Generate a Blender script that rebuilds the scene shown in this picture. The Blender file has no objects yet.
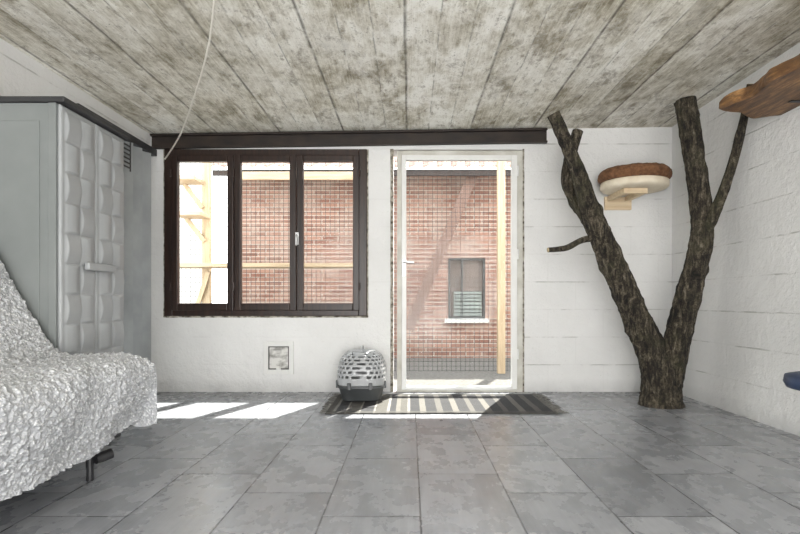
import bpy, math, random, bisect
import bmesh
from mathutils import Vector, Matrix, noise
random.seed(7)
scene=bpy.context.scene
F=533.333; CX=410; CY=301; EYE=0.824
D=4.83
XL=-2.345; XR=2.373; H=2.40
def HC(x): return H-0.07*(XR-x)/(XR-XL)      # ceiling is slightly out of level
def P(px,py,d): return Vector(((px-CX)/F*d, d, EYE+(CY-py)/F*d))

# ---------------------------------------------------------------- materials
def new_mat(name):
    m=bpy.data.materials.new(name); m.use_nodes=True
    nt=m.node_tree; b=nt.nodes['Principled BSDF']
    return m,nt,b
def N(nt,t,**k):
    n=nt.nodes.new(t)
    for a,v in k.items(): setattr(n,a,v)
    return n
def math_n(nt,op,a,b=None,c=None,clamp=False):
    n=N(nt,'ShaderNodeMath',operation=op); n.use_clamp=clamp
    for i,v in enumerate((a,b,c)):
        if v is None: continue
        if isinstance(v,(int,float)): n.inputs[i].default_value=v
        else: nt.links.new(v,n.inputs[i])
    return n.outputs[0]
def mix(nt,fac,a,b,mode='MIX'):
    n=N(nt,'ShaderNodeMix',data_type='RGBA',blend_type=mode)
    for s,v in ((n.inputs[0],fac),(n.inputs[6],a),(n.inputs[7],b)):
        if isinstance(v,(int,float)): s.default_value=v
        elif isinstance(v,tuple): s.default_value=(v[0],v[1],v[2],1)
        else: nt.links.new(v,s)
    return n.outputs[2]
def ramp(nt,src,stops,interp='LINEAR'):
    n=N(nt,'ShaderNodeValToRGB'); nt.links.new(src,n.inputs[0])
    cr=n.color_ramp; cr.interpolation=interp
    while len(cr.elements)<len(stops): cr.elements.new(0.5)
    for e,(p,c) in zip(cr.elements,stops):
        e.position=p
        e.color=(c,c,c,1) if isinstance(c,(int,float)) else (c[0],c[1],c[2],1)
    return n.outputs[0]
def pos(nt):
    g=N(nt,'ShaderNodeNewGeometry'); return g.outputs['Position']
def objc(nt):
    g=N(nt,'ShaderNodeTexCoord'); return g.outputs['Object']
def sep(nt,v):
    s=N(nt,'ShaderNodeSeparateXYZ'); nt.links.new(v,s.inputs[0]); return s.outputs
def comb(nt,x,y,z):
    s=N(nt,'ShaderNodeCombineXYZ')
    for i,v in enumerate((x,y,z)):
        if isinstance(v,(int,float)): s.inputs[i].default_value=v
        else: nt.links.new(v,s.inputs[i])
    return s.outputs[0]
def mapping(nt,v,scale=(1,1,1),loc=(0,0,0),rot=(0,0,0)):
    m=N(nt,'ShaderNodeMapping'); nt.links.new(v,m.inputs[0])
    m.inputs['Scale'].default_value=scale; m.inputs['Location'].default_value=loc; m.inputs['Rotation'].default_value=rot
    return m.outputs[0]
def noi(nt,v,scale,detail=5,rough=0.55,dist=0):
    n=N(nt,'ShaderNodeTexNoise'); nt.links.new(v,n.inputs['Vector'])
    n.inputs['Scale'].default_value=scale; n.inputs['Detail'].default_value=detail
    n.inputs['Roughness'].default_value=rough; n.inputs['Distortion'].default_value=dist
    return n.outputs['Fac']
def bump(nt,b,h,strength=0.3,dist=0.01,normal=None):
    n=N(nt,'ShaderNodeBump'); nt.links.new(h,n.inputs['Height'])
    n.inputs['Strength'].default_value=strength; n.inputs['Distance'].default_value=dist
    if normal: nt.links.new(normal,n.inputs['Normal'])
    nt.links.new(n.outputs[0],b.inputs['Normal']); return n.outputs[0]
def noisy(name,c1,c2,scale=8,rough=0.6,bmp=0.15,bdist=0.004,stretch=(1,1,1),metal=0,lo=0.3,hi=0.7,detail=6,world=False):
    m,nt,b=new_mat(name)
    v=mapping(nt,pos(nt) if world else objc(nt),stretch)
    f=noi(nt,v,scale,detail)
    nt.links.new(ramp(nt,f,[(lo,c1),(hi,c2)]),b.inputs['Base Color'])
    b.inputs['Roughness'].default_value=rough; b.inputs['Metallic'].default_value=metal
    if bmp: bump(nt,b,f,bmp,bdist)
    return m

# white painted block wall
def wall_mat(name,axis,joint=0.5):
    m,nt,b=new_mat(name)
    p=pos(nt); x,y,z=sep(nt,p)
    v=comb(nt,x if axis=='x' else y,z,0.0)
    wob=noi(nt,p,6,3)
    br=N(nt,'ShaderNodeTexBrick'); nt.links.new(v,br.inputs['Vector'])
    br.inputs['Scale'].default_value=1.0; br.inputs['Brick Width'].default_value=0.5; br.inputs['Row Height'].default_value=0.25
    br.inputs['Mortar Size'].default_value=0.006; br.inputs['Mortar Smooth'].default_value=0.6
    fz=math_n(nt,'FRACT',math_n(nt,'DIVIDE',math_n(nt,'ADD',z,math_n(nt,'MULTIPLY',wob,0.006)),0.25))
    ez_=math_n(nt,'MULTIPLY',math_n(nt,'MINIMUM',fz,math_n(nt,'SUBTRACT',1.0,fz)),0.25)
    bed=math_n(nt,'SUBTRACT',1.0,math_n(nt,'DIVIDE',ez_,0.0065),clamp=True)
    along=noi(nt,mapping(nt,p,(1,1,4)),3.4,6,0.7)
    big=noi(nt,p,1.3,4); fine=noi(nt,p,60,5,0.6); lump=noi(nt,p,16,4,0.6)
    bed=math_n(nt,'MULTIPLY',bed,ramp(nt,along,[(0.47,0.0),(0.58,1.0)]))
    jf=math_n(nt,'MAXIMUM',bed,math_n(nt,'MULTIPLY',br.outputs['Fac'],0.08))
    if axis=='x':
        side=ramp(nt,math_n(nt,'SUBTRACT',x,0.5),[(0.4,0.15),(0.6,1.0)])
        jf=math_n(nt,'MULTIPLY',jf,side)
    base=ramp(nt,big,[(0.3,(0.70,0.70,0.69)),(0.7,(0.80,0.80,0.79))])
    c=mix(nt,math_n(nt,'MULTIPLY',jf,joint),base,(0.25,0.24,0.21))
    c=mix(nt,ramp(nt,noi(nt,p,38,3,0.6),[(0.70,0.0),(0.77,0.4)]),c,(0.35,0.33,0.30))
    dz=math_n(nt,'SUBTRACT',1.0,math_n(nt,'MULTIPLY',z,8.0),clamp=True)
    c=mix(nt,math_n(nt,'MULTIPLY',dz,math_n(nt,'MULTIPLY',wob,0.9)),c,(0.40,0.40,0.40))  # shade along the wall foot is put into the colour
    nt.links.new(c,b.inputs['Base Color']); b.inputs['Roughness'].default_value=0.65
    h=math_n(nt,'ADD',math_n(nt,'MULTIPLY',fine,0.35),math_n(nt,'MULTIPLY',jf,-0.5))
    h=math_n(nt,'ADD',h,math_n(nt,'MULTIPLY',lump,1.0))
    bump(nt,b,h,0.5,0.02)
    return m
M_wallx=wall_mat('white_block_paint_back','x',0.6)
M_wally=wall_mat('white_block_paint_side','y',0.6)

# board-marked concrete
def ceiling_mat():
    m,nt,b=new_mat('board_marked_concrete')
    p=pos(nt); x,y,z=sep(nt,p)
    p2=comb(nt,x,y,0.0)
    def boards(w,off):
        u=math_n(nt,'DIVIDE',math_n(nt,'ADD',x,off),w)
        u=math_n(nt,'ADD',u,math_n(nt,'MULTIPLY',noi(nt,mapping(nt,p2,(0.3,1,1)),1.5,3),0.03))
        c=math_n(nt,'FLOOR',u); f=math_n(nt,'FRACT',u)
        e=math_n(nt,'MINIMUM',f,math_n(nt,'SUBTRACT',1.0,f))
        e=math_n(nt,'MULTIPLY',e,w)
        wn=N(nt,'ShaderNodeTexWhiteNoise',noise_dimensions='1D'); nt.links.new(c,wn.inputs['W'])
        return e,wn.outputs['Value']
    e1,r1=boards(0.57,0.02+5.7); e2,r2=boards(0.19,0.02+5.7)
    brk=noi(nt,mapping(nt,p2,(1,3,1)),3,4)
    l1=math_n(nt,'SUBTRACT',1.0,math_n(nt,'MULTIPLY',e1,80.0),clamp=True)
    l1=math_n(nt,'MULTIPLY',l1,ramp(nt,brk,[(0.35,0.35),(0.55,1.0)]))
    l2=math_n(nt,'SUBTRACT',1.0,math_n(nt,'MULTIPLY',e2,170.0),clamp=True)
    l2=math_n(nt,'MULTIPLY',l2,ramp(nt,brk,[(0.42,0.0),(0.58,0.65)]))
    off=math_n(nt,'MULTIPLY',r2,5.0)
    pb=comb(nt,x,math_n(nt,'ADD',y,off),off)
    big=noi(nt,mapping(nt,p2,(1.6,0.8,1)),1.6,9,0.70,0.2)
    med=noi(nt,mapping(nt,pb,(2.2,0.8,1)),7,8,0.74,0.2)
    grain=noi(nt,mapping(nt,pb,(18,0.6,1)),6,6,0.7)
    fine=noi(nt,p2,70,4,0.7)
    s=math_n(nt,'ADD',math_n(nt,'MULTIPLY',big,0.54),math_n(nt,'MULTIPLY',med,0.38))
    s=math_n(nt,'ADD',s,math_n(nt,'MULTIPLY',grain,0.24))
    s=math_n(nt,'ADD',s,math_n(nt,'MULTIPLY',r1,0.07)); s=math_n(nt,'ADD',s,math_n(nt,'MULTIPLY',r2,0.07))
    c=ramp(nt,s,[(0.51,(0.20,0.17,0.115)),(0.59,(0.47,0.435,0.345)),(0.66,(0.70,0.67,0.585)),(0.75,(0.92,0.905,0.84))])
    blot=noi(nt,mapping(nt,p2,(1.3,0.8,1),(3.3,1,0)),2.7,8,0.74,0.3)
    ctr=math_n(nt,'SUBTRACT',1.0,math_n(nt,'MULTIPLY',math_n(nt,'ABSOLUTE',math_n(nt,'SUBTRACT',x,0.1)),0.5),clamp=True)
    c=mix(nt,math_n(nt,'MULTIPLY',ramp(nt,blot,[(0.46,0.0),(0.58,0.85)]),ctr),c,(0.98,0.97,0.92))
    blot2=noi(nt,mapping(nt,pb,(1.6,0.8,1),(9.3,4,0)),3.2,9,0.76,0.2)
    c=mix(nt,ramp(nt,blot2,[(0.54,0.0),(0.64,0.7)]),c,(0.20,0.165,0.105))
    blot3=noi(nt,mapping(nt,pb,(1.5,0.7,1),(2.3,7,0)),15,8,0.76,0.2)
    c=mix(nt,ramp(nt,blot3,[(0.55,0.0),(0.65,0.6)]),c,(0.19,0.155,0.10))
    pits=ramp(nt,fine,[(0.32,0.9),(0.39,0.0)])
    c=mix(nt,pits,c,(0.12,0.105,0.075))
    c=mix(nt,math_n(nt,'MULTIPLY',math_n(nt,'MAXIMUM',l1,l2),0.88),c,(0.08,0.07,0.05))
    nt.links.new(c,b.inputs['Base Color']); b.inputs['Roughness'].default_value=0.8
    h=math_n(nt,'SUBTRACT',math_n(nt,'ADD',math_n(nt,'MULTIPLY',med,0.6),math_n(nt,'MULTIPLY',fine,0.3)),math_n(nt,'ADD',l1,l2))
    h=math_n(nt,'ADD',h,math_n(nt,'MULTIPLY',r2,0.35))
    bump(nt,b,h,0.5,0.012)
    return m
M_ceil=ceiling_mat()

def floor_mat():
    m,nt,b=new_mat('grey_stone_tiles')
    p=pos(nt); x,y,z=sep(nt,p)
    W=0.375; L=0.75
    u=math_n(nt,'DIVIDE',math_n(nt,'SUBTRACT',x,0.04),W)
    c=math_n(nt,'FLOOR',u); fu=math_n(nt,'FRACT',u)
    v=math_n(nt,'DIVIDE',math_n(nt,'ADD',math_n(nt,'SUBTRACT',y,2.54),math_n(nt,'MULTIPLY',c,0.25)),L)
    r=math_n(nt,'FLOOR',v); fv=math_n(nt,'FRACT',v)
    eu=math_n(nt,'MULTIPLY',math_n(nt,'MINIMUM',fu,math_n(nt,'SUBTRACT',1.0,fu)),W)
    ev=math_n(nt,'MULTIPLY',math_n(nt,'MINIMUM',fv,math_n(nt,'SUBTRACT',1.0,fv)),L)
    e=math_n(nt,'MINIMUM',eu,ev)
    g=math_n(nt,'SUBTRACT',1.0,math_n(nt,'DIVIDE',math_n(nt,'SUBTRACT',e,0.0018),0.003),clamp=True)
    wn=N(nt,'ShaderNodeTexWhiteNoise',noise_dimensions='2D'); nt.links.new(comb(nt,c,r,0.0),wn.inputs['Vector'])
    rv=wn.outputs['Value']
    off=math_n(nt,'MULTIPLY',rv,37.0)
    pv=comb(nt,math_n(nt,'ADD',x,off),y,off)
    streak=noi(nt,mapping(nt,pv,(14,0.9,1)),4,6,0.62,0.0)
    cloud=noi(nt,mapping(nt,pv,(1.4,1,1)),5,7,0.6)
    s=math_n(nt,'ADD',math_n(nt,'MULTIPLY',streak,0.30),math_n(nt,'MULTIPLY',cloud,0.50))
    s=math_n(nt,'ADD',s,math_n(nt,'MULTIPLY',rv,0.16))
    col=ramp(nt,s,[(0.33,(0.19,0.197,0.213)),(0.48,(0.265,0.274,0.295)),(0.63,(0.365,0.375,0.398))])
    col=mix(nt,math_n(nt,'MULTIPLY',g,0.94),col,(0.04,0.042,0.048))
    nt.links.new(col,b.inputs['Base Color'])
    nt.links.new(ramp(nt,cloud,[(0.3,0.22),(0.8,0.36)]),b.inputs['Roughness'])
    b.inputs['Specular IOR Level'].default_value=0.5
    h=math_n(nt,'SUBTRACT',math_n(nt,'MULTIPLY',streak,0.35),g)
    bump(nt,b,h,0.35,0.004)
    return m
M_floor=floor_mat()

def brick_mat():
    m,nt,b=new_mat('weathered_red_brick')
    p=pos(nt); x,y,z=sep(nt,p)
    v=comb(nt,x,z,0.0)
    br=N(nt,'ShaderNodeTexBrick'); nt.links.new(v,br.inputs['Vector'])
    br.inputs['Scale'].default_value=1.0; br.inputs['Brick Width'].default_value=0.24; br.inputs['Row Height'].default_value=0.062
    br.inputs['Mortar Size'].default_value=0.007
    br.inputs['Color1'].default_value=(0.20,0.092,0.066,1); br.inputs['Color2'].default_value=(0.34,0.185,0.138,1)
    br.inputs['Mortar'].default_value=(0.40,0.35,0.30,1)
    n=noi(nt,p,2.2,6,0.65)
    c=mix(nt,ramp(nt,n,[(0.45,0.0),(0.7,0.6)]),br.outputs['Color'],(0.42,0.34,0.29))
    nt.links.new(c,b.inputs['Base Color']); b.inputs['Roughness'].default_value=0.9
    bump(nt,b,math_n(nt,'MULTIPLY',br.outputs['Fac'],-1.0),0.5,0.01)
    return m
M_brick=brick_mat()

def wood_mat(name,c1,c2,axis='x',rough=0.55,scale=4,b_=0.15):
    st={'x':(0.6,9,9),'y':(9,0.6,9),'z':(9,9,0.6)}[axis]
    return noisy(name,c1,c2,scale,rough,b_,0.003,st,lo=0.32,hi=0.68)
M_dark={a:wood_mat('dark_stained_wood_'+a,(0.010,0.004,0.003),(0.034,0.015,0.009),a,0.38,5) for a in 'xz'}
M_pine={a:wood_mat('pale_pine_'+a,(0.34,0.25,0.155),(0.50,0.39,0.26),a,0.6,5) for a in 'xyz'}
M_pin={'x':wood_mat('indoor_pine',(0.58,0.44,0.28),(0.76,0.63,0.44),'x',0.6,5)}
M_white=noisy('white_enamel',(0.72,0.72,0.70),(0.80,0.80,0.78),5,0.4,0.03)
M_cream=noisy('cream_frame_paint',(0.46,0.44,0.38),(0.66,0.65,0.60),7,0.5,0.06)
M_plaster=noisy('rough_grey_plaster',(0.08,0.065,0.045),(0.46,0.43,0.36),22,0.9,0.8,0.02,lo=0.38,hi=0.6)
M_beam=noisy('dark_rusty_steel',(0.008,0.005,0.004),(0.034,0.021,0.014),12,0.6,0.3,stretch=(0.5,1,1))
M_metal=noisy('brushed_metal',(0.5,0.5,0.5),(0.62,0.62,0.62),30,0.35,0.02,metal=0.9)
M_black=noisy('black_metal',(0.01,0.01,0.012),(0.03,0.03,0.032),20,0.45,0.03)
def glass_mat(name,tint=(1,1,1),refl=0.08):
    m,nt,b=new_mat(name)
    t=N(nt,'ShaderNodeBsdfTransparent'); t.inputs[0].default_value=(*tint,1)
    g=N(nt,'ShaderNodeBsdfGlossy'); g.inputs['Roughness'].default_value=0.12
    sm=noi(nt,objc(nt),6,4)
    f=math_n(nt,'MULTIPLY',sm,refl*2)
    mx=N(nt,'ShaderNodeMixShader'); nt.links.new(f,mx.inputs[0]); nt.links.new(t.outputs[0],mx.inputs[1]); nt.links.new(g.outputs[0],mx.inputs[2])
    nt.links.new(mx.outputs[0],nt.nodes['Material Output'].inputs[0])
    return m
M_glass=glass_mat('window_glass',(0.97,0.98,0.97),0.006)

# ---------------------------------------------------------------- mesh helpers
WL={}
def link(o): scene.collection.objects.link(o); return o
def setparent(o,p):
    if p is None: return
    o.parent=p; o.matrix_parent_inverse=Matrix.Translation(WL[p.name]).inverted()
def mobj(name,verts,faces,mat,parent=None,smooth=False,label=None,cat=None,kind=None,mats=None,fmat=None,recalc=True):
    vs=[Vector(v) for v in verts]
    lo=Vector([min(v[i] for v in vs) for i in range(3)]); hi=Vector([max(v[i] for v in vs) for i in range(3)])
    c=(lo+hi)/2
    if parent is None: c.z=lo.z
    me=bpy.data.meshes.new(name); me.from_pydata([v-c for v in vs],[],faces)
    if recalc:
        bm=bmesh.new(); bm.from_mesh(me); bmesh.ops.recalc_face_normals(bm,faces=bm.faces); bm.to_mesh(me); bm.free()
    for mm in (mats or [mat]): me.materials.append(mm)
    if fmat:
        for i,f in enumerate(me.polygons): f.material_index=fmat[i]
    if smooth:
        for f in me.polygons: f.use_smooth=True
    o=bpy.data.objects.new(name,me); o.location=c; link(o); WL[o.name]=c.copy()
    setparent(o,parent)
    if label: o['label']=label
    if cat: o['category']=cat
    if kind: o['kind']=kind
    return o
def empty(name,loc,label,cat,group=None):
    e=bpy.data.objects.new(name,None); e.empty_display_size=0.1; e.location=loc; link(e); WL[e.name]=Vector(loc)
    e['label']=label; e['category']=cat
    if group: e['group']=group
    return e
def boxvf(b,rot=None):
    x0,x1,y0,y1,z0,z1=b
    v=[Vector((x,y,z)) for z in (z0,z1) for y in (y0,y1) for x in (x0,x1)]
    f=[(0,2,3,1),(4,5,7,6),(0,1,5,4),(2,6,7,3),(0,4,6,2),(1,3,7,5)]
    return v,f
def merge(parts):
    V=[];Fc=[]
    for v,f in parts:
        o=len(V); V+=list(v); Fc+=[tuple(i+o for i in q) for q in f]
    return V,Fc
def box(name,b,mat,parent=None,bev=0.003,seg=2,**k):
    v,f=boxvf(b); o=mobj(name,v,f,mat,parent,**k)
    if bev: add_bevel(o,bev,seg)
    return o
def boxes(name,bs,mat,parent=None,bev=0.003,seg=2,**k):
    v,f=merge([boxvf(b) for b in bs]); o=mobj(name,v,f,mat,parent,**k)
    if bev: add_bevel(o,bev,seg)
    return o
def add_bevel(o,w,seg=2):
    m=o.modifiers.new('bevel','BEVEL'); m.width=w; m.segments=seg; m.limit_method='ANGLE'
def bar(a,b,w,t,up=Vector((0,1,0))):
    a=Vector(a);b=Vector(b);d=(b-a).normalized(); s=d.cross(up)
    if s.length<1e-4: s=d.cross(Vector((1,0,0)))
    s.normalize(); u=s.cross(d)
    v=[p+s*i*w/2+u*j*t/2 for p in (a,b) for j in (-1,1) for i in (-1,1)]
    f=[(0,2,3,1),(4,5,7,6),(0,1,5,4),(2,6,7,3),(0,4,6,2),(1,3,7,5)]
    return v,f
def crom(pts,n):
    out=[]
    k=len(pts)
    for i in range(k-1):
        p0=pts[max(i-1,0)];p1=pts[i];p2=pts[i+1];p3=pts[min(i+2,k-1)]
        for j in range(n):
            t=j/n
            out.append(tuple(0.5*((2*b)+(-a+c)*t+(2*a-5*b+4*c-d)*t*t+(-a+3*b-3*c+d)*t**3) for a,b,c,d in zip(p0,p1,p2,p3)))
    out.append(tuple(pts[-1])); return out
def tube(pts,n=6,seg=12,disp=None,cap=True):
    """pts: (x,y,z,r)"""
    ps=crom(pts,n); V=[];Fc=[]
    cs=[Vector(p[:3]) for p in ps]
    t0=(cs[1]-cs[0]).normalized(); nrm=t0.orthogonal().normalized()
    L=0
    for i,c in enumerate(cs):
        t=(cs[min(i+1,len(cs)-1)]-cs[max(i-1,0)]).normalized()
        nrm=(nrm-t*nrm.dot(t)).normalized(); bn=t.cross(nrm)
        if i: L+=(c-cs[i-1]).length
        for j in range(seg):
            a=2*math.pi*j/seg
            dr=nrm*math.cos(a)+bn*math.sin(a)
            r=ps[i][3]
            if disp: r*=disp(a,L,c+dr*r)
            V.append(c+dr*r)
    for i in range(len(cs)-1):
        for j in range(seg):
            a=i*seg+j; b=i*seg+(j+1)%seg
            Fc.append((a,b,b+seg,a+seg))
    if cap:
        Fc.append(tuple(reversed(range(seg)))); Fc.append(tuple((len(cs)-1)*seg+j for j in range(seg)))
    return V,Fc
def lathe(prof,c,seg=32,sx=1,sy=1):
    V=[];Fc=[]
    for r,z in prof:
        for j in range(seg):
            a=2*math.pi*j/seg; V.append(Vector((c[0]+r*math.cos(a)*sx,c[1]+r*math.sin(a)*sy,c[2]+z)))
    for i in range(len(prof)-1):
        for j in range(seg):
            a=i*seg+j;b=i*seg+(j+1)%seg; Fc.append((a,b,b+seg,a+seg))
    Fc.append(tuple(reversed(range(seg)))); Fc.append(tuple((len(prof)-1)*seg+j for j in range(seg)))
    return V,Fc

# ---------------------------------------------------------------- room shell
YR=-2.6; T=0.24
wx0,wx1,wz0,wz1=-2.219,-0.389,0.688,2.195
dx0,dx1,dz0,dz1=-0.155,1.024,0.0,2.195
cx0,cx1,cz0,cz1=-1.30,-1.072,0.185,0.435
holes=[(wx0,wx1,wz0,wz1),(dx0,dx1,-1,dz1),(cx0,cx1,cz0,cz1)]
def wall_with_holes(name,xa,xb,za,zb,y0,y1,holes,mat,label):
    xs=sorted({xa,xb}|{h[i] for h in holes for i in (0,1)}); zs=sorted({za,zb}|{min(max(h[i],za),zb) for h in holes for i in (2,3)})
    def solid(i,j):
        if i<0 or j<0 or i>=len(xs)-1 or j>=len(zs)-1: return False
        mx=(xs[i]+xs[i+1])/2; mz=(zs[j]+zs[j+1])/2
        return not any(h[0]<mx<h[1] and h[2]<mz<h[3] for h in holes)
    V=[];Fc=[]; idx={}
    def vi(x,y,z):
        k=(x,y,z)
        if k not in idx:
            idx[k]=len(V); V.append(Vector((x,y,HC(x)+0.02 if z==zb else z)))
        return idx[k]
    for i in range(len(xs)-1):
        for j in range(len(zs)-1):
            if not solid(i,j): continue
            a,b,c,d=xs[i],xs[i+1],zs[j],zs[j+1]
            Fc.append((vi(a,y0,c),vi(b,y0,c),vi(b,y0,d),vi(a,y0,d)))
            Fc.append((vi(a,y1,c),vi(a,y1,d),vi(b,y1,d),vi(b,y1,c)))
            if not solid(i-1,j): Fc.append((vi(a,y0,c),vi(a,y0,d),vi(a,y1,d),vi(a,y1,c)))
            if not solid(i+1,j): Fc.append((vi(b,y0,c),vi(b,y1,c),vi(b,y1,d),vi(b,y0,d)))
            if not solid(i,j-1): Fc.append((vi(a,y0,c),vi(a,y1,c),vi(b,y1,c),vi(b,y0,c)))
            if not solid(i,j+1): Fc.append((vi(a,y0,d),vi(b,y0,d),vi(b,y1,d),vi(a,y1,d)))
    return mobj(name,V,Fc,mat,label=label,kind='structure',cat='wall')
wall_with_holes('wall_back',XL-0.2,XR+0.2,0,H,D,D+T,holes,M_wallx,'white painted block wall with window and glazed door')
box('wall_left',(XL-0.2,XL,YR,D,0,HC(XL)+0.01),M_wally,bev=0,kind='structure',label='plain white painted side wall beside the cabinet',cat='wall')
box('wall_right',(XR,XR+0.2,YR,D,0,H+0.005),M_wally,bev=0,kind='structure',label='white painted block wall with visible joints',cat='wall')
wall_with_holes('wall_rear',XL-0.2,XR+0.2,0,H,YR-0.2,YR,[(-2.0,2.0,0.3,2.25)],M_wallx,'unseen white wall with a wide opening added to let daylight in')  # opening added behind the camera to let light in
box('floor',(XL-0.2,XR+0.2,YR-0.2,D+T,-0.12,0),M_floor,bev=0,kind='structure',label='grey stone-look rectangular floor tiles',cat='floor')
v,f=boxvf((XL-0.2,XR+0.2,YR-0.2,D+T,0,0.15))
for q in v: q.z+=HC(q.x)
mobj('ceiling',v,f,M_ceil,label='raw board-marked concrete ceiling slab',cat='ceiling',kind='structure')
parts=[]
for (y0,z0,z1) in ((D-0.045,-0.135,-0.118),(D-0.014,-0.118,-0.022),(D-0.045,-0.022,-0.004)):
    v,f=boxvf((-2.335,1.235,y0,D-0.001,z0,z1))
    for q in v: q.z+=HC(q.x)
    parts.append((v,f))
v,f=merge(parts); o=mobj('trim_1',v,f,M_beam,kind='structure',label='dark rusty steel lintel beam above window and door',cat='beam'); add_bevel(o,0.002)
def ragged(name,b,horizontal,label):
    x0,x1,z0,z1=b; V=[];Fc=[]; n=140
    for i in range(n+1):
        t=i/n
        if horizontal:
            x=x0+(x1-x0)*t; w=0.004*noise.noise(Vector((x*9,z0*3,1)))+0.002*noise.noise(Vector((x*35,z0,5)))
            q=[(x,z0+w),(x,z1)]
        else:
            z=z0+(z1-z0)*t; w=0.004*noise.noise(Vector((z*9,x0*3,1)))+0.002*noise.noise(Vector((z*35,x0,5)))
            q=[(x0+w,z),(x1-w,z)]
        for (a,c) in q:
            V.append(Vector((a,D-0.004,c))); V.append(Vector((a,D-0.0005,c)))
    for i in range(n):
        a=i*4; b_=a+4
        Fc+= [(a,a+2,b_+2,b_),(a+1,b_+1,b_+3,a+3),(a,b_,b_+1,a+1),(a+2,a+3,b_+3,b_+2)]
    return mobj(name,V,Fc,M_plaster,label=label,kind='structure',cat='trim')
ragged('trim_2',(dx0-0.022,dx0+0.004,0,2.2),False,'rough unfinished plaster edge beside the door')
ragged('trim_3',(dx1-0.004,dx1+0.010,0,2.2),False,'rough unfinished plaster edge beside the door')
ragged('trim_4',(wx1-0.002,wx1+0.012,wz0-0.01,wz1),False,'rough plaster edge beside the window')
ragged('trim_5',(wx0-0.01,wx1+0.01,wz0-0.014,wz0+0.004),True,'rough plaster edge under the window')
ragged('trim_6',(wx0-0.012,wx0+0.002,wz0-0.01,wz1),False,'rough plaster edge beside the window')

# ---------------------------------------------------------------- window
W=empty('window_1',((wx0+wx1)/2,D,wz0),'dark stained wooden three-pane casement window','window'); W['kind']='structure'
def bx(a): return (a-CX)/110.4
yf0,yf1=D-0.02,D+0.06
boxes('window_frame',[(wx0,wx0+0.075,yf0,yf1,wz0,wz1),(wx1-0.075,wx1,yf0,yf1,wz0,wz1),(wx0+0.075,wx1-0.075,yf0,yf1,wz0,wz0+0.055),(wx0+0.075,wx1-0.075,yf0,yf1,wz1-0.06,wz1)],M_dark['z'],W,bev=0.006)
sx=[wx0+0.068,bx(235),bx(297),wx1-0.068]
for i in range(3):
    a=sx[i]+(0.003 if i else 0); b=sx[i+1]-(0.003 if i<2 else 0)
    z0=wz0+0.05; z1=wz1-0.055; w=0.058
    s=boxes('casement_sash',[(a,a+w,yf0-0.014,yf0+0.045,z0,z1),(b-w,b,yf0-0.014,yf0+0.045,z0,z1),(a+w,b-w,yf0-0.014,yf0+0.045,z0,z0+0.066),(a+w,b-w,yf0-0.014,yf0+0.045,z1-0.06,z1)],M_dark['z'],W,bev=0.007,seg=3)
    box('window_glass',(a+w-0.004,b-w+0.004,yf0+0.013,yf0+0.017,z0+0.06,z1-0.055),M_glass,s,bev=0)
    for zz in (z0+0.18,z1-0.2):
        v,f=lathe([(0.008,0),(0.008,0.07)],(a-0.002 if i<2 else b+0.002,yf0-0.016,zz),12)
        mobj('hinge',v,f,M_dark['z'],s,smooth=False)
hx=bx(298)
v1=boxvf((hx-0.014,hx+0.014,yf0-0.024,yf0-0.014,1.33,1.44)); v2=tube([(hx,yf0-0.024,1.41,0.009),(hx,yf0-0.050,1.41,0.009),(hx,yf0-0.055,1.40,0.01),(hx,yf0-0.055,1.34,0.010),(hx,yf0-0.054,1.32,0.008)],5,10)
v,f=merge([v1,v2]); o=mobj('window_handle',v,f,M_metal,W,label='small metal window handle'); add_bevel(o,0.002)

# ---------------------------------------------------------------- door
DR=empty('door_1',((dx0+dx1)/2,D,0),'white metal framed door with a full glass pane','door'); DR['kind']='structure'
a0,a1=bx(397),bx(522.5); zt=dz1-0.01
boxes('door_frame',[(a0,a0+0.045,D-0.01,D+0.06,0,zt),(a1-0.055,a1,D-0.01,D+0.06,0,zt),(a0+0.045,a1-0.055,D-0.01,D+0.06,zt-0.05,zt),(a0+0.045,a1-0.055,D-0.01,D+0.06,0.0,0.022)],M_cream,DR,bev=0.004)
l0,l1=a0+0.042,a1-0.052
leaf=boxes('door_leaf',[(l0,l0+0.042,D-0.024,D+0.02,0.025,zt-0.045),(l1-0.052,l1,D-0.024,D+0.02,0.025,zt-0.045),(l0+0.042,l1-0.052,D-0.024,D+0.02,0.025,0.055),(l0+0.042,l1-0.052,D-0.024,D+0.02,zt-0.09,zt-0.045)],M_white,DR,bev=0.004)
box('door_glass',(l0+0.038,l1-0.048,D-0.004,D,0.05,zt-0.085),M_glass,leaf,bev=0)
hx=l0+0.022
v1=boxvf((hx-0.013,hx+0.013,D-0.032,D-0.024,1.05,1.20)); v2=tube([(hx,D-0.03,1.17,0.008),(hx,D-0.065,1.17,0.008),(hx+0.02,D-0.072,1.17,0.009),(hx+0.09,D-0.072,1.165,0.008)],5,10)
v,f=merge([v1,v2]); o=mobj('door_handle',v,f,M_metal,leaf,label='metal lever handle')
for zz in (0.3,1.2,1.95):
    v,f=lathe([(0.009,0),(0.009,0.09)],(l1+0.004,D-0.028,zz),12); mobj('hinge',v,f,M_white,leaf)

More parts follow.
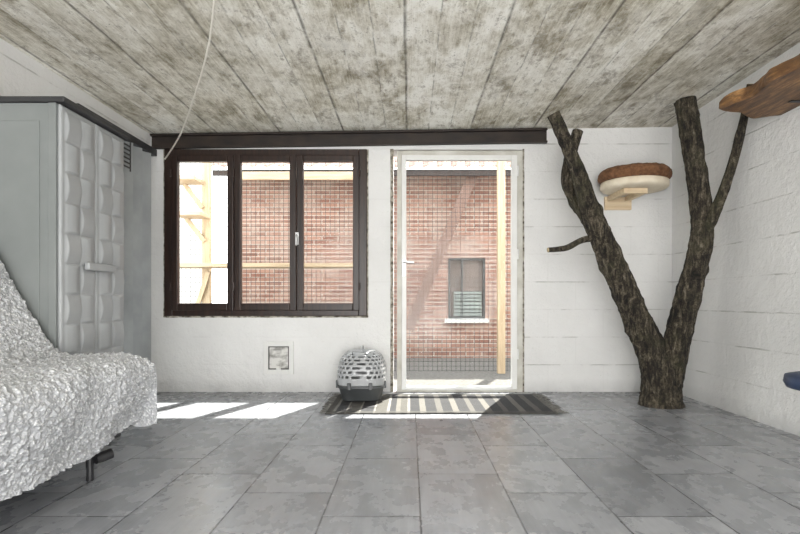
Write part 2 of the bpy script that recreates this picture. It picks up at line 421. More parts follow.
# ---------------------------------------------------------------- cat flap
CF=empty('cat_flap',((cx0+cx1)/2,D,cz0-0.015),'small square white framed pet flap set in the wall','cat flap')
o0,o1,p0,p1=cx0-0.022,cx1+0.022,cz0-0.022,cz1+0.022; w=0.042
boxes('flap_frame',[(o0,o0+w,D-0.024,D-0.001,p0,p1),(o1-w,o1,D-0.024,D-0.001,p0,p1),(o0+w,o1-w,D-0.024,D-0.001,p0,p0+w),(o0+w,o1-w,D-0.024,D-0.001,p1-w,p1)],M_white,CF,bev=0.004)
M_gask=noisy('dark_gasket',(0.04,0.037,0.034),(0.08,0.075,0.07),14,0.6,0.1)
q0,q1,r0,r1=o0+w,o1-w,p0+w,p1-w; g=0.010
boxes('flap_gasket',[(q0,q0+g,D-0.012,D-0.002,r0,r1),(q1-g,q1,D-0.012,D-0.002,r0,r1),(q0+g,q1-g,D-0.012,D-0.002,r0,r0+g),(q0+g,q1-g,D-0.012,D-0.002,r1-g,r1)],M_gask,CF,bev=0)
M_flap=noisy('frosted_grey_plastic',(0.30,0.29,0.27),(0.72,0.71,0.68),9,0.3,0.1,stretch=(1,1,2),lo=0.40,hi=0.56)
box('flap_pane',(q0+g,q1-g,D-0.010,D-0.005,r0+g,r1-g),M_flap,CF,bev=0.001)
box('latch',((o0+o1)/2-0.02,(o0+o1)/2+0.02,D-0.030,D-0.011,r0-0.014,r0+0.016),M_white,CF,bev=0.003)

# ---------------------------------------------------------------- cabinet
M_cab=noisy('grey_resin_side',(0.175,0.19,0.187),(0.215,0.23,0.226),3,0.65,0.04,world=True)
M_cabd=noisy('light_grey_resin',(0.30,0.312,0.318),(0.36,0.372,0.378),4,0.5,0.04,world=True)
M_lid=noisy('charcoal_resin',(0.022,0.022,0.024),(0.042,0.042,0.044),5,0.5,0.05)
kx=-1.74; ky0,ky1=2.68,3.28; kz=1.85; kb=XL+0.01
C=empty('storage_cabinet',((kx+kb)/2,(ky0+ky1)/2,0),'tall light grey plastic two-door cabinet with charcoal lid','cabinet')
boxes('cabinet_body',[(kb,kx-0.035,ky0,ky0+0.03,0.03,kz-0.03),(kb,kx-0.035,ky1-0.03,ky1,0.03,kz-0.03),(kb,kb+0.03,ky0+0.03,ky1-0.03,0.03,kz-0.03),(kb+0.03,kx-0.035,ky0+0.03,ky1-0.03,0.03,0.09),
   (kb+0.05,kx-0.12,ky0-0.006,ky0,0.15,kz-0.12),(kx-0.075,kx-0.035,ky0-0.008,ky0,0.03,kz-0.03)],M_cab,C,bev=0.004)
box('cabinet_lid',(kb,kx+0.012,ky0-0.015,ky1+0.015,kz-0.03,kz),M_lid,C,bev=0.008,seg=3)
box('cabinet_plinth',(kb+0.02,kx-0.03,ky0+0.01,ky1-0.01,0,0.03),M_lid,C,bev=0.003)
def cab_door(y0,y1,z0,z1):
    ny=48;nz=300;V=[];Fc=[]
    cw=(y1-y0-0.05)/2; ch=0.155
    for j in range(nz+1):
        for i in range(ny+1):
            y=y0+(y1-y0)*i/ny; z=z0+(z1-z0)*j/nz
            h=0
            yy=y-(y0+0.025); zz=z-(z0+0.045)
            if 0<yy<2*cw and 0<zz<ch*11:
                ci=int(yy/cw); cj=int(zz/ch); fu=yy/cw-ci; fv=zz/ch-cj
                edge=min(1,min(fu,1-fu)*cw/0.007,min(fv,1-fv)*ch/0.007)
                if (ci+cj)%2==0: h=0.015*math.sin(math.pi*fv)*edge
                else: h=0.015*math.sin(math.pi*fu)*edge
                h+=0.003*edge
            e=min(y-y0,y1-y,z-z0,z1-z); h-=max(0,0.008-e)*0.8
            V.append(Vector((kx-0.014+h,y,z)))
    for j in range(nz):
        for i in range(ny):
            a=j*(ny+1)+i; Fc.append((a,a+1,a+ny+2,a+ny+1))
    rim=[i for i in range(ny+1)]+[j*(ny+1)+ny for j in range(1,nz+1)]+[nz*(ny+1)+i for i in range(ny-1,-1,-1)]+[j*(ny+1) for j in range(nz-1,0,-1)]
    back=[]
    for r in rim:
        p=V[r].copy(); p.x=kx-0.034; back.append(len(V)); V.append(p)
    m=len(rim)
    for k in range(m): Fc.append((rim[k],back[k],back[(k+1)%m],rim[(k+1)%m]))
    Fc.append(tuple(back))
    return V,Fc
ym=(ky0+ky1)/2
for (a,b) in ((ky0+0.004,ym-0.003),(ym+0.003,ky1-0.004)):
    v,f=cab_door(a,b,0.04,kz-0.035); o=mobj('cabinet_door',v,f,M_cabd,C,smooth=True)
    if a<ym-0.1: d1=o
o=box('cabinet_handle',(kx+0.006,kx+0.034,ym-0.14,ym+0.12,0.99,1.03),M_cabd,d1,bev=0.006,seg=3)

# ---------------------------------------------------------------- folding panel behind the cabinet
M_pan=noisy('grey_panel_plastic',(0.26,0.275,0.28),(0.36,0.375,0.38),4,0.35,0.04,world=True)
A=empty('folding_door',(XL+0.05,4.3,0),'closed grey plastic accordion door against the side wall','folding door')
V=[];n=14
prof=[]
for i in range(n+1):
    prof.append((XL+0.006+(0.045 if i%2 else 0.0),3.72+(4.79-3.72)*i/n))
Fc=[]
for (x,y) in prof:
    for dx in (0,0.006):
        for z in (0.02,2.13): V.append(Vector((x+dx,y,z)))
for i in range(n):
    a=i*4;b=a+4
    Fc+=[(a,a+1,b+1,b),(a+2,b+2,b+3,a+3),(a,b,b+2,a+2),(a+1,a+3,b+3,b+1)]
Fc+=[(0,2,3,1),(n*4,n*4+1,n*4+3,n*4+2)]
mobj('folding_slats',V,Fc,M_pan,A)
box('top_track',(XL+0.002,XL+0.06,3.68,4.82,2.13,2.19),M_lid,A,bev=0.004)
boxes('louvre_vent',[(XL+0.06,XL+0.067,4.05,4.35,1.90+0.035*k,1.912+0.035*k) for k in range(6)]+[(XL+0.058,XL+0.065,4.04,4.05,1.88,2.12),(XL+0.058,XL+0.065,4.35,4.36,1.88,2.12)],M_lid,A,bev=0.001)

# ---------------------------------------------------------------- sofa + throw
M_fab=noisy('grey_upholstery',(0.18,0.18,0.19),(0.25,0.25,0.26),60,0.9,0.2)
S=empty('sofa',(-1.75,1.75,0),'low sofa on thin black metal legs under a throw','sofa')
sy0,sy1=0.9,2.58
box('seat',(-2.05,-1.36,sy0,sy1,0.30,0.50),M_fab,S,bev=0.04,seg=4)
v,f=boxvf((-0.06,0.06,sy0,sy1,0,0.52))
R=Matrix.Rotation(-math.radians(25),4,'Y')
v=[R@q+Vector((-1.93,0,0.46)) for q in v]
o=mobj('backrest',v,f,M_fab,S); add_bevel(o,0.04,4)
boxes('sofa_frame',[(-2.1,-1.42,sy0+0.05,sy1-0.05,0.26,0.298)],M_black,S,bev=0.004)
for (x,y) in ((-1.47,2.45),(-1.49,1.05),(-2.05,2.42),(-2.05,1.05)):
    v,f=tube([(x,y,0.0,0.016),(x,y,0.14,0.018),(x,y,0.262,0.02)],4,12); o=mobj('leg',v,f,M_black,S)
v,f=tube([(-1.44,2.44,0.10,0.024),(-1.40,2.50,0.11,0.024)],2,16)
mobj('hinge_knob',v,f,M_black,S)

def throw_mat():
    m,nt,b=new_mat('white_ruffled_knit')
    p=objc(nt)
    vo=N(nt,'ShaderNodeTexVoronoi'); nt.links.new(mapping(nt,p,(1,1,1)),vo.inputs['Vector']); vo.inputs['Scale'].default_value=85
    f=noi(nt,p,120,5,0.7)
    h=math_n(nt,'ADD',math_n(nt,'MULTIPLY',vo.outputs['Distance'],-1.0),f)
    nt.links.new(ramp(nt,h,[(0.0,(0.50,0.51,0.53)),(0.35,(0.84,0.845,0.85))]),b.inputs['Base Color'])
    b.inputs['Roughness'].default_value=0.95
    bump(nt,b,h,0.8,0.011)
    return m
M_throw=throw_mat()
prof=[(-2.20,0.55),(-2.235,0.90),(-2.22,1.08),(-2.13,1.12),(-2.05,1.07),(-1.985,0.98),(-1.90,0.84),(-1.81,0.68),(-1.73,0.59),(-1.62,0.565),(-1.45,0.56),(-1.34,0.555),(-1.275,0.52),(-1.26,0.44),(-1.28,0.33),(-1.31,0.24),(-1.33,0.15)]
ps=crom([(a,b,0) for a,b in prof],1*18)
pts=[Vector((a,b)) for a,b,_ in ps]; cum=[0]
for i in range(1,len(pts)): cum.append(cum[-1]+(pts[i]-pts[i-1]).length)
NP=320
def at(s):
    L=s*cum[-1]
    i=min(max(bisect.bisect(cum,L),1),len(cum)-1); t=(L-cum[i-1])/(cum[i]-cum[i-1]+1e-9)
    return pts[i-1].lerp(pts[i],t)
V=[];Fc=[];NY=300
y0t,y1t=0.86,2.615
for j in range(NY+1+24):
    tt=min(j/NY,1); y=y0t+(y1t-y0t)*tt; drop=max(0,(j-NY)/24)
    for i in range(NP+1):
        s=i/NP; q=at(s); q2=at(min(s+0.004,1)); q1=at(max(s-0.004,0))
        tn=(q2-q1).normalized(); nr=Vector((-tn.y,tn.x))
        x,z=q.x,q.y
        hem=max(0,(s-0.80)/0.20)
        edge=min(1,max(0,(y-2.15)/0.45))
        z+=hem*0.09*edge*edge
        x+=hem*(-0.055+0.03*math.sin(y*7)+0.07*edge)+0.012*math.sin(y*9+s*5)*hem
        z+=0.012*noise.noise(Vector((y*3,s*9,0)))*(1-hem)
        w3=Vector((x*1.0,y,z))
        d,_=noise.voronoi(w3*42); bumpv=0.5-min(d[0],0.9)
        nn=noise.fractal(w3*60,1.0,2.0,2)
        a=0.022*bumpv+0.007*nn
        a+=0.022*noise.noise(Vector((y*5+s*3,s*7,3)))
        px_=x+nr.x*a; pz_=z+nr.y*a; py_=y
        if drop>0:
            k=drop; py_=y+0.03*math.sin(min(1,k*4)*math.pi/2)+0.006*nn
            zl=0.22+0.02*math.sin(x*20)
            pz_=pz_*(1-k)+min(pz_,zl)*k
        V.append(Vector((px_,py_,max(pz_,0.05))))
TOT=NY+24
for j in range(TOT):
    for i in range(NP):
        a=j*(NP+1)+i; Fc.append((a,a+1,a+NP+2,a+NP+1))
o=mobj('throw_blanket',V,Fc,M_throw,smooth=True,label='white ruffled textured throw draped over the sofa',cat='blanket',recalc=False)

# ---------------------------------------------------------------- rug
def rug_mat():
    m,nt,b=new_mat('striped_woven_rug')
    p=pos(nt); x,y,z=sep(nt,p)
    t=math_n(nt,'DIVIDE',math_n(nt,'ADD',x,0.62),1.70)
    t=math_n(nt,'ADD',t,math_n(nt,'MULTIPLY',noi(nt,p,14,2),0.004))
    dk=(0.025,0.025,0.027); lt=(0.12,0.113,0.10); gr=(0.07,0.066,0.058); wh=(0.20,0.19,0.175)
    seq=[]
    x0=0.0
    pat=[(0.03,gr),(0.010,wh),(0.045,dk),(0.008,wh),(0.05,gr),(0.008,wh),(0.055,dk),(0.008,wh),(0.05,gr),(0.010,wh),(0.03,dk),(0.02,lt),(0.03,gr),(0.010,wh)]
    n=0
    for w_,c in pat:
        seq.append((x0,c)); x0+=w_
    while x0<0.99 and len(seq)<32:
        w_=0.046 if n%2==0 else 0.026
        seq.append((x0,dk if n%2==0 else (lt if n%4==1 else (0.09,0.085,0.077)))); x0+=w_; n+=1
    col=ramp(nt,t,seq,'CONSTANT')
    yb=math_n(nt,'ABSOLUTE',math_n(nt,'SUBTRACT',y,4.28))
    edge=math_n(nt,'GREATER_THAN',yb,0.335)
    col=mix(nt,math_n(nt,'MULTIPLY',edge,0.7),col,(0.06,0.058,0.052))
    wv=noi(nt,p,160,2)
    col=mix(nt,0.25,col,ramp(nt,wv,[(0.3,0.1),(0.7,0.9)]),'OVERLAY')
    nt.links.new(col,b.inputs['Base Color']); b.inputs['Roughness'].default_value=0.95
    bump(nt,b,wv,0.4,0.004)
    return m
G=empty('rug',(0.22,4.28,0),'black, grey and white striped woven rug with fringed ends','rug')
V=[];Fc=[];nx=120;ny=40
for j in range(ny+1):
    for i in range(nx+1):
        x=-0.62+1.70*i/nx; y=3.88+0.80*j/ny
        V.append(Vector((x,y+0.006*math.sin(x*5),0.010+0.0025*noise.noise(Vector((x*6,y*6,0))))))
for j in range(ny):
    for i in range(nx):
        a=j*(nx+1)+i; Fc.append((a,a+1,a+nx+2,a+nx+1))
rg=mobj('rug_body',V,Fc,rug_mat(),G,smooth=True,recalc=False)
so=rg.modifiers.new('s','SOLIDIFY'); so.thickness=0.008; so.offset=-1
M_fr=noisy('dark_wool_fringe',(0.04,0.04,0.04),(0.25,0.24,0.22),40,0.95,0.1)
parts=[]
for side in (-1,1):
    for k in range(30):
        y=3.895+0.77*k/29; x=-0.62 if side<0 else 1.08
        l=0.03+0.04*random.random()+(0.02 if side>0 else 0)
        parts.append(tube([(x-side*0.005,y,0.010,0.005),(x+side*l*0.5,y+random.uniform(-.01,.01),0.010,0.006),(x+side*l,y+random.uniform(-.02,.02),0.0045,0.002)],2,5))
v,f=merge(parts); mobj('fringe',v,f,M_fr,G,kind='stuff')

# ---------------------------------------------------------------- pet carrier
M_shell=noisy('silver_grey_plastic',(0.36,0.37,0.38),(0.43,0.44,0.45),6,0.3,0.03)
M_tray=noisy('dark_grey_plastic',(0.04,0.044,0.046),(0.065,0.07,0.072),6,0.4,0.04)
pcx=-0.40; pcy=4.47; PW=0.20; PL=0.23; ztop=0.015
K=empty('pet_carrier',(pcx,pcy,ztop),'pet carrier with vented light grey dome over dark base','pet carrier')
def sq(a,n=4.0):
    c,s=math.cos(a),math.sin(a); return (abs(c)**(2/n))*(1 if c>=0 else -1),(abs(s)**(2/n))*(1 if s>=0 else -1)
V=[];Fc=[];seg=64
rings=[(0.76,0.0),(0.80,0.005),(0.87,0.06),(0.94,0.108),(1.0,0.110),(1.0,0.125),(0.93,0.125),(0.80,0.02)]
for k,(r,z) in enumerate(rings):
    for j in range(seg):
        c,s=sq(2*math.pi*j/seg); V.append(Vector((pcx+c*PW*r,pcy+s*PL*r,ztop+z)))
for k in range(len(rings)-1):
    for j in range(seg): a=k*seg+j;b=k*seg+(j+1)%seg; Fc.append((a,b,b+seg,a+seg))
Fc.append(tuple(range(seg))); Fc.append(tuple((len(rings)-1)*seg+j for j in range(seg)))
mobj('carrier_base',V,Fc,M_tray,K,smooth=False)
V=[];Fc=[];seg=168;nr=64
for k in range(nr+1):
    t=k/nr*math.pi/2
    r=math.cos(t)**0.42*(0.97+0.07*math.sin(2*t)) if k<nr else 0.0; z=0.128+0.275*math.sin(t)**1.0
    for j in range(seg):
        c,s=sq(2*math.pi*j/seg,3.6-1.0*k/nr); V.append(Vector((pcx+c*PW*r,pcy+s*PL*r,ztop+z)))
for k in range(nr-1):
    row=(k-8)//6; inrow=(k-8)%6
    for j in range(seg):
        q=(j+4)%7 if row%2==0 else (j+1)%7
        hole = 8<=k<56 and inrow in (1,2,3) and q in (0,1,2,3)
        if k>=44: hole = hole and ((j//7)%2==0)
        if hole: continue
        a=k*seg+j;b=k*seg+(j+1)%seg; Fc.append((a,b,b+seg,a+seg))
tip=len(V); V.append(Vector((pcx,pcy,ztop+0.403)))
for j in range(seg): Fc.append(((nr-1)*seg+j,(nr-1)*seg+(j+1)%seg,tip))
dm=mobj('carrier_top',V,Fc,M_shell,K,smooth=True)
so=dm.modifiers.new('s','SOLIDIFY'); so.thickness=0.005; so.offset=-1
for b_ in [(pcx-PW-0.006,pcx-PW+0.01,pcy-0.12,pcy-0.08,ztop+0.10,ztop+0.16),(pcx+PW-0.01,pcx+PW+0.006,pcy-0.12,pcy-0.08,ztop+0.10,ztop+0.16),(pcx-0.10,pcx-0.07,pcy-PL-0.006,pcy-PL+0.01,ztop+0.10,ztop+0.155),(pcx+0.07,pcx+0.10,pcy-PL-0.006,pcy-PL+0.01,ztop+0.10,ztop+0.155)]:
    box('latch',b_,M_tray,K,bev=0.003)
v,f=tube([(pcx,pcy-0.08,ztop+0.395,0.010),(pcx,pcy-0.07,ztop+0.418,0.010),(pcx,pcy,ztop+0.425,0.010),(pcx,pcy+0.07,ztop+0.418,0.010),(pcx,pcy+0.08,ztop+0.395,0.010)],6,12)
mobj('carry_handle',v,f,M_shell,K,smooth=True)

# ---------------------------------------------------------------- tree
def bark_mat():
    m,nt,b=new_mat('dark_fissured_bark')
    p=objc(nt)
    n1=noi(nt,mapping(nt,p,(1,1,0.3)),30,7,0.72,0.6); n2=noi(nt,p,5,5,0.6); n3=noi(nt,p,80,4,0.7)
    s=math_n(nt,'ADD',math_n(nt,'MULTIPLY',n1,0.8),math_n(nt,'MULTIPLY',n3,0.25))
    c=ramp(nt,s,[(0.43,(0.006,0.005,0.004)),(0.52,(0.038,0.030,0.020)),(0.60,(0.125,0.103,0.070)),(0.70,(0.34,0.30,0.23))])
    c=mix(nt,ramp(nt,n2,[(0.5,0.0),(0.7,0.45)]),c,(0.085,0.083,0.042))
    nt.links.new(c,b.inputs['Base Color']); b.inputs['Roughness'].default_value=0.95
    bump(nt,b,s,1.0,0.05)
    return m
M_bark=bark_mat()
M_cut=noisy('cut_wood_end',(0.50,0.38,0.22),(0.66,0.54,0.36),20,0.8,0.2)
TR=empty('tree_trunk',(1.98,4.22,0),'forked dark bark dead tree trunk standing as climbing post','tree')
def bd(seed,amp=0.12):
    def f(a,L,p):
        q=Vector((math.cos(a)*1.6,math.sin(a)*1.6,L*5+seed))
        r=1+amp*noise.noise(q*1.1)+amp*0.6*noise.noise(q*3.1)
        q2=Vector((math.cos(a)*7,math.sin(a)*7,L*16+seed)); r+=amp*1.1*abs(noise.noise(q2))-0.04
        q3=Vector((math.cos(a)*2,math.sin(a)*2,L*7+seed*3)); k=noise.noise(q3); r+=max(0,k-0.35)*0.4
        return r
    return f
def tp(px,py,d,w): v=P(px,py,d); return (v.x,v.y,v.z,w/2/F*d)
def limb(name,pts,seg=36,n=14,seed=0,lab=None,top=None):
    v,f=tube(pts,n,seg,bd(seed))
    fm=[0]*(len(f)-1)+[1]
    return mobj(name,v,f,None,TR,smooth=True,mats=[M_bark,M_cut],fmat=fm,label=lab,recalc=False)
d0=4.22
lo=P(661,404,d0)
limb('trunk',[(lo.x,d0,0.0,0.172),(lo.x,d0,0.04,0.156),tp(661,388,d0,36),tp(655,362,4.21,31),tp(641,328,4.19,27),tp(623,288,4.17,25),tp(607,250,4.14,24),tp(592,214,4.1,20),tp(579,175,4.06,15),tp(567,145,4.03,13),tp(553,114,4.0,12)],56,16,1)
limb('trunk',[(lo.x+0.05,d0+0.01,0.02,0.11),tp(668,382,d0,28),tp(673,358,4.19,26),tp(683,315,4.12,24),tp(695,270,4.05,22),tp(702,235,4.0,21),tp(699,190,3.99,19),tp(693,150,3.99,19),tp(685,100,4.0,20)],48,16,9)
limb('branch',[tp(606,252,4.2,15),tp(590,218,4.3,18),tp(574,192,4.34,17),tp(568,178,4.36,15),tp(571,155,4.37,12),tp(578,131,4.38,10)],28,10,17)
limb('branch',[tp(604,236,4.12,5),tp(592,238,4.08,7),tp(580,241,4.04,6),tp(566,248,4.0,6),tp(548,250,3.97,5)],14,8,23)
limb('branch',[tp(700,242,4.0,8),tp(710,222,3.93,12),tp(722,195,3.86,10),tp(733,162,3.78,9),tp(742,128,3.70,8),tp(751,84,3.58,7)],24,10,31)

# ---------------------------------------------------------------- wall cat bed
bc=(1.905,D-0.295,1.765)
B=empty('cat_bed',(bc[0],D,bc[2]-0.15),'round wall-mounted cat bed, brown fluffy cushion on cream base','cat bed')
M_base=noisy('cream_felt',(0.70,0.60,0.45),(0.82,0.74,0.60),15,0.8,0.1)
M_fur=noisy('brown_fluffy_fabric',(0.085,0.035,0.015),(0.27,0.13,0.06),35,0.95,0.8,0.02)
v,f=lathe([(0.20,0.0),(0.255,0.004),(0.272,0.02),(0.275,0.045),(0.27,0.065),(0.24,0.07)],bc,64); mobj('bed_base',v,f,M_base,B,smooth=True)
V=[];Fc=[];s1=96;s2=24
for i in range(s1):
    a=2*math.pi*i/s1
    for j in range(s2):
        b_=2*math.pi*j/s2; r=0.060*(1+0.14*noise.noise(Vector((math.cos(a)*6,math.sin(a)*6,b_*1.2)))+0.05*random.random())
        rr=0.232+r*math.cos(b_); V.append(Vector((bc[0]+rr*math.cos(a),bc[1]+rr*math.sin(a),bc[2]+0.118+r*0.9*math.sin(b_))))
for i in range(s1):
    for j in range(s2):
        Fc.append((i*s2+j,((i+1)%s1)*s2+j,((i+1)%s1)*s2+(j+1)%s2,i*s2+(j+1)%s2))
mobj('bed_rim',V,Fc,M_fur,B,smooth=True)
v,f=lathe([(0.18,0.072),(0.20,0.10),(0.17,0.125),(0.08,0.13),(0.01,0.13)],bc,48); mobj('bed_cushion',v,f,M_fur,B,smooth=True)
x0=bc[0]-0.13
v1=boxvf((x0-0.02,x0+0.22,D-0.03,D-0.001,bc[2]-0.12,bc[2]-0.001)); v2=boxvf((x0,x0+0.04,D-0.40,D-0.03,bc[2]-0.045,bc[2]-0.001)); v3=boxvf((x0+0.16,x0+0.20,D-0.40,D-0.03,bc[2]-0.045,bc[2]-0.001)); v4=boxvf((x0+0.04,x0+0.16,D-0.40,D-0.375,bc[2]-0.045,bc[2]-0.001))
v,f=merge([v1,v2,v3,v4]); o=mobj('wooden_bracket',v,f,M_pin['x'],B,label='pale pine support bracket'); add_bevel(o,0.003)

# ---------------------------------------------------------------- live edge shelf
def slab_mat():
    m,nt,b=new_mat('live_edge_wood')
    p=objc(nt)
    n=noi(nt,mapping(nt,p,(10,1.2,10),rot=(0,0,0.15)),4,8,0.7,0.5)
    n2=noi(nt,mapping(nt,p,(2,1,2)),5,5,0.6)
    s=math_n(nt,'ADD',math_n(nt,'MULTIPLY',n2,0.4),math_n(nt,'MULTIPLY',n,0.6))
    nt.links.new(ramp(nt,s,[(0.36,(0.035,0.015,0.007)),(0.5,(0.16,0.078,0.03)),(0.66,(0.44,0.24,0.09))]),b.inputs['Base Color'])
    b.inputs['Roughness'].default_value=0.5; bump(nt,b,s,0.4,0.008); return m
M_slab=slab_mat()
L=empty('wall_shelf',(XR,2.9,2.02),'thick live-edge wooden plank shelf on the side wall','shelf')
ol=[(XR-0.002,3.40),(2.31,3.46),(2.24,3.50),(2.17,3.46),(2.09,3.39),(2.00,3.37),(1.925,3.33),(1.94,3.22),(1.985,3.12),(1.965,2.98),(1.945,2.88),(1.975,2.75),(1.97,2.62),(1.985,2.45),(1.97,2.3),(2.0,2.21),(2.2,2.19),(XR-0.002,2.2)]
oc=[p[:2] for p in crom([(a,b,0) for a,b in ol],5)]
n=len(oc); cxm,cym=2.18,2.85
V=[Vector((cxm+(x-cxm)*k+0.006*noise.noise(Vector((x*20,y*20,z*30))),cym+(y-cym)*k,z)) for (k,z) in ((0.96,2.012),(0.995,2.028),(0.985,2.062),(0.94,2.085)) for x,y in oc]
V=[Vector((min(v.x,XR-0.002) if v.x<2.33 else XR-0.002,v.y,v.z)) for v in V]
Fc=[tuple(range(n)),tuple(3*n+j for j in range(n))]
for k in range(3):
    for j in range(n): Fc.append((k*n+j,k*n+(j+1)%n,(k+1)*n+(j+1)%n,(k+1)*n+j))
mobj('shelf_board',V,Fc,M_slab,L)
for y in (2.45,3.15):
    boxes('shelf_bracket',[(XR-0.006,XR-0.001,y,y+0.03,1.93,2.011),(XR-0.12,XR-0.006,y,y+0.03,2.006,2.011)],M_black,L,bev=0.001)

# ---------------------------------------------------------------- stool (blue)
M_blue=noisy('navy_vinyl',(0.012,0.025,0.065),(0.025,0.045,0.10),12,0.5,0.1)
Q=empty('stool',(1.62,2.0,0),'round stool with navy blue padded seat','stool')
v,f=lathe([(0.15,0.485),(0.185,0.49),(0.195,0.51),(0.19,0.535),(0.15,0.545)],(1.635,2.0,0),48); mobj('seat',v,f,M_blue,Q,smooth=True)
v,f=lathe([(0.13,0.0),(0.13,0.012),(0.04,0.03),(0.022,0.05),(0.02,0.44),(0.05,0.485)],(1.635,2.0,0),32); mobj('stool_pedestal',v,f,M_metal,Q,smooth=True)

# ---------------------------------------------------------------- hanging cord
M_cord=noisy('pale_cord',(0.66,0.63,0.56),(0.78,0.75,0.68),30,0.6,0.05)
pp=[P(213,-30,2.48),P(214,2,2.66),P(208,48,2.98),P(195,95,3.45),P(180,135,4.1),P(165,159,4.76)]
pp[0].z=HC(pp[0].x)-0.007
v,f=tube([(p.x,p.y,p.z,0.006) for p in pp],12,10); mobj('hanging_cord',v,f,M_cord,smooth=True,label='thin pale cord draped from ceiling to the window corner',cat='cord')

# ---------------------------------------------------------------- outside
M_gravel=noisy('pale_gravel',(0.085,0.08,0.07),(0.19,0.18,0.165),30,0.95,0.6,0.02)
M_stucco=noisy('white_stucco',(0.62,0.61,0.58),(0.74,0.73,0.71),9,0.9,0.2)
M_tile=noisy('terracotta_roof',(0.07,0.03,0.02),(0.17,0.088,0.058),8,0.85,0.3)
o=box('ground',(-9,9,D+T,16,-0.2,-0.03),M_gravel,bev=0,kind='structure',label='pale gravel yard outside',cat='ground')
NB=empty('brick_building',(1.5,8.2,-0.03),'red brick neighbouring house with tiled eave','building')
boxes('brick_wall',[(-2.7,0.57,8.0,8.3,-0.03,2.8),(1.13,8,8.0,8.3,-0.03,2.8),(0.57,1.13,8.0,8.3,-0.03,0.56),(0.57,1.13,8.0,8.3,1.47,2.8)],M_brick,NB,bev=0)
M_refl=noisy('brick_reflection',(0.12,0.09,0.075),(0.24,0.18,0.15),3,0.6,0)  # brick reflected in the pane, painted as a reddish grey
M_sage=noisy('pale_green_shutter',(0.19,0.22,0.20),(0.27,0.30,0.28),9,0.6,0.05)
M_grf=noisy('grey_window_frame',(0.05,0.05,0.05),(0.10,0.10,0.095),9,0.6,0.05)
bw=boxes('building_window',[(0.57,0.60,8.02,8.1,0.56,1.47),(1.10,1.13,8.02,8.1,0.56,1.47),(0.60,1.10,8.02,8.1,1.44,1.47),(0.60,1.10,8.02,8.1,0.56,0.59),(0.78,0.80,8.02,8.1,0.59,1.44)],M_grf,NB,bev=0.003)
box('window_backing',(0.59,1.11,8.12,8.16,0.58,1.46),M_refl,bw,bev=0)
boxes('window_louvre',[(0.66,1.08,8.04,8.08,0.60+0.055*k,0.64+0.055*k) for k in range(7)],M_sage,bw,bev=0.002)
box('window_sill',(0.52,1.18,7.93,8.02,0.50,0.56),M_stucco,bw,bev=0.004)
box('eave_board',(-2.8,8,7.55,7.60,2.60,2.68),M_dark['x'],NB,bev=0.003,label='dark wooden eave board')
V=[];Fc=[];nx=540;ny=14
for j in range(ny+1):
    for i in range(nx+1):
        x=-2.85+10.9*i/nx; t=j/ny; y=7.45+3.2*t; z=2.68+1.6*t
        V.append(Vector((x,y,z+0.045*abs(math.sin(x*math.pi/0.2)))))
for j in range(ny):
    for i in range(nx):
        a=j*(nx+1)+i; Fc.append((a,a+1,a+nx+2,a+nx+1))
mobj('roof_tiles',V,Fc,M_tile,NB,recalc=False)
box('garden_wall',(-8,-2.72,7.0,7.25,-0.03,2.9),M_stucco,bev=0.01,label='sun-bleached white rendered wall in the yard',cat='wall')
M_band=wood_mat('brick_shadow_tone',(0.15,0.09,0.07),(0.23,0.145,0.115),'z',0.8,5)
v,f=bar(P(408,330,7.6),P(474,172,7.75),0.15,0.05); mobj('shadow_band_bar',v,f,M_band,label='added bar standing in for a diagonal shadow on the brick wall',cat='shadow band')  # diagonal shade on the bricks, built as an added bar

# catio
yc=6.3; sc=F/yc
def ex(a): return (a-CX)/sc
def ez(a): return EYE+(CY-a)/sc
E=empty('cat_enclosure',(0,yc,-0.03),'pale pine outdoor cat enclosure frame with wire mesh','enclosure')
for a in (150,207,501,600):
    box('post',(ex(a)-0.045,ex(a)+0.045,yc-0.04,yc+0.04,-0.03,2.95),M_pine['z'],E,bev=0.004)
box('rail',(ex(130),ex(620),yc-0.03,yc+0.03,2.95,3.02),M_pine['x'],E,bev=0.004)
for (a,b,c,dp) in ((186,362,265,0.30),(176,206,182,0.3),(186,212,216,0.3)):
    s=box('shelf',(ex(a),ex(b),yc-0.04-dp,yc-0.041,ez(c)-0.045,ez(c)),M_pine['x'],E,bev=0.004)
box('rail',(ex(240),ex(362),yc-0.07,yc-0.041,ez(181),ez(173)),M_pine['x'],E,bev=0.004)
for (p,q) in (((212,268),(200,300)),((188,182),(204,205)),((190,216),(206,238))):
    v,f=bar((ex(p[0]),yc-0.10,ez(p[1])-0.045),(ex(q[0]),yc-0.05,ez(q[1])-0.045),0.05,0.035); mobj('brace',v,f,M_pine['z'],E)
M_wire=noisy('galvanised_wire',(0.02,0.02,0.02),(0.045,0.045,0.045),20,0.5,0,metal=0.3)
parts=[]; X0,X1,Z0,Z1=ex(130),ex(620),0.0,2.95; st=0.055
i=0
while X0+i*st<X1:
    x=X0+i*st; parts.append(boxvf((x-0.002,x+0.002,yc-0.0016,yc+0.0016,Z0,Z1))); i+=1
i=0
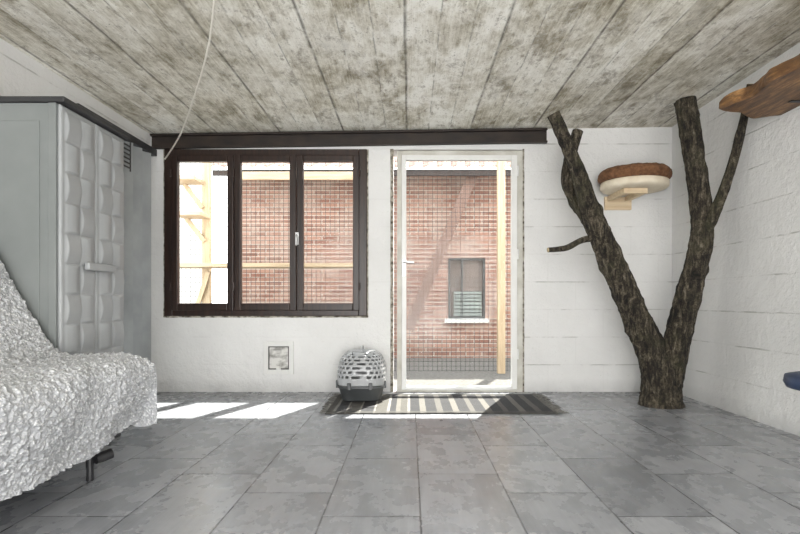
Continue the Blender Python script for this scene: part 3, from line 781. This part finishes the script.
while Z0+i*st<Z1:
    z=Z0+i*st; parts.append(boxvf((X0,X1,yc-0.0016,yc+0.0016,z-0.002,z+0.002))); i+=1
v,f=merge(parts); mobj('wire_mesh',v,f,M_wire,E,kind='stuff')

# ---------------------------------------------------------------- light
w=bpy.data.worlds.new('World'); scene.world=w; w.use_nodes=True
nt=w.node_tree; bg=nt.nodes['Background']
tc=N(nt,'ShaderNodeTexCoord'); zz=sep(nt,tc.outputs['Generated'])[2]
nt.links.new(ramp(nt,zz,[(0.0,(1.0,0.995,0.985)),(1.0,(0.84,0.91,1.0))]),bg.inputs[0])
bg.inputs[1].default_value=5.6
s=bpy.data.lights.new('sun','SUN'); s.energy=22; s.angle=0.009; s.color=(1,0.96,0.9)
so=bpy.data.objects.new('sun',s); link(so)
el=math.radians(57); az=math.radians(22)
dirv=Vector((-math.sin(az)*math.cos(el),-math.cos(az)*math.cos(el),-math.sin(el)))
so.rotation_euler=dirv.to_track_quat('-Z','Y').to_euler()
def area(name,loc,target,sx,sy,e,col):
    l=bpy.data.lights.new(name,'AREA'); l.shape='RECTANGLE'; l.size=sx; l.size_y=sy; l.energy=e; l.color=col
    o=bpy.data.objects.new(name,l); o.location=loc; link(o)
    o.rotation_euler=(Vector(target)-Vector(loc)).to_track_quat('-Z','Y').to_euler(); return o
area('rear_fill',(0,YR-0.02,1.3),(0,3,1.2),3.4,1.9,118,(1.0,0.99,0.975))  # added fill light, set in the unseen rear opening
area('ceiling_fill',(0.3,-0.4,0.35),(0.3,3.2,2.3),0.9,0.6,42,(1.0,0.975,0.94))  # added fill aimed up at the ceiling, not a lamp of the room

# ---------------------------------------------------------------- camera
cd=bpy.data.cameras.new('camera'); co=bpy.data.objects.new('camera',cd); link(co)
co.location=(0,0,EYE); co.rotation_euler=(math.pi/2,0,0)
cd.lens=24; cd.sensor_width=36; cd.sensor_fit='HORIZONTAL'; cd.shift_x=-10/800; cd.shift_y=34/800; cd.clip_start=0.02
scene.camera=co
scene.view_settings.view_transform='Standard'
scene.view_settings.look='None'
scene.view_settings.exposure=0.0
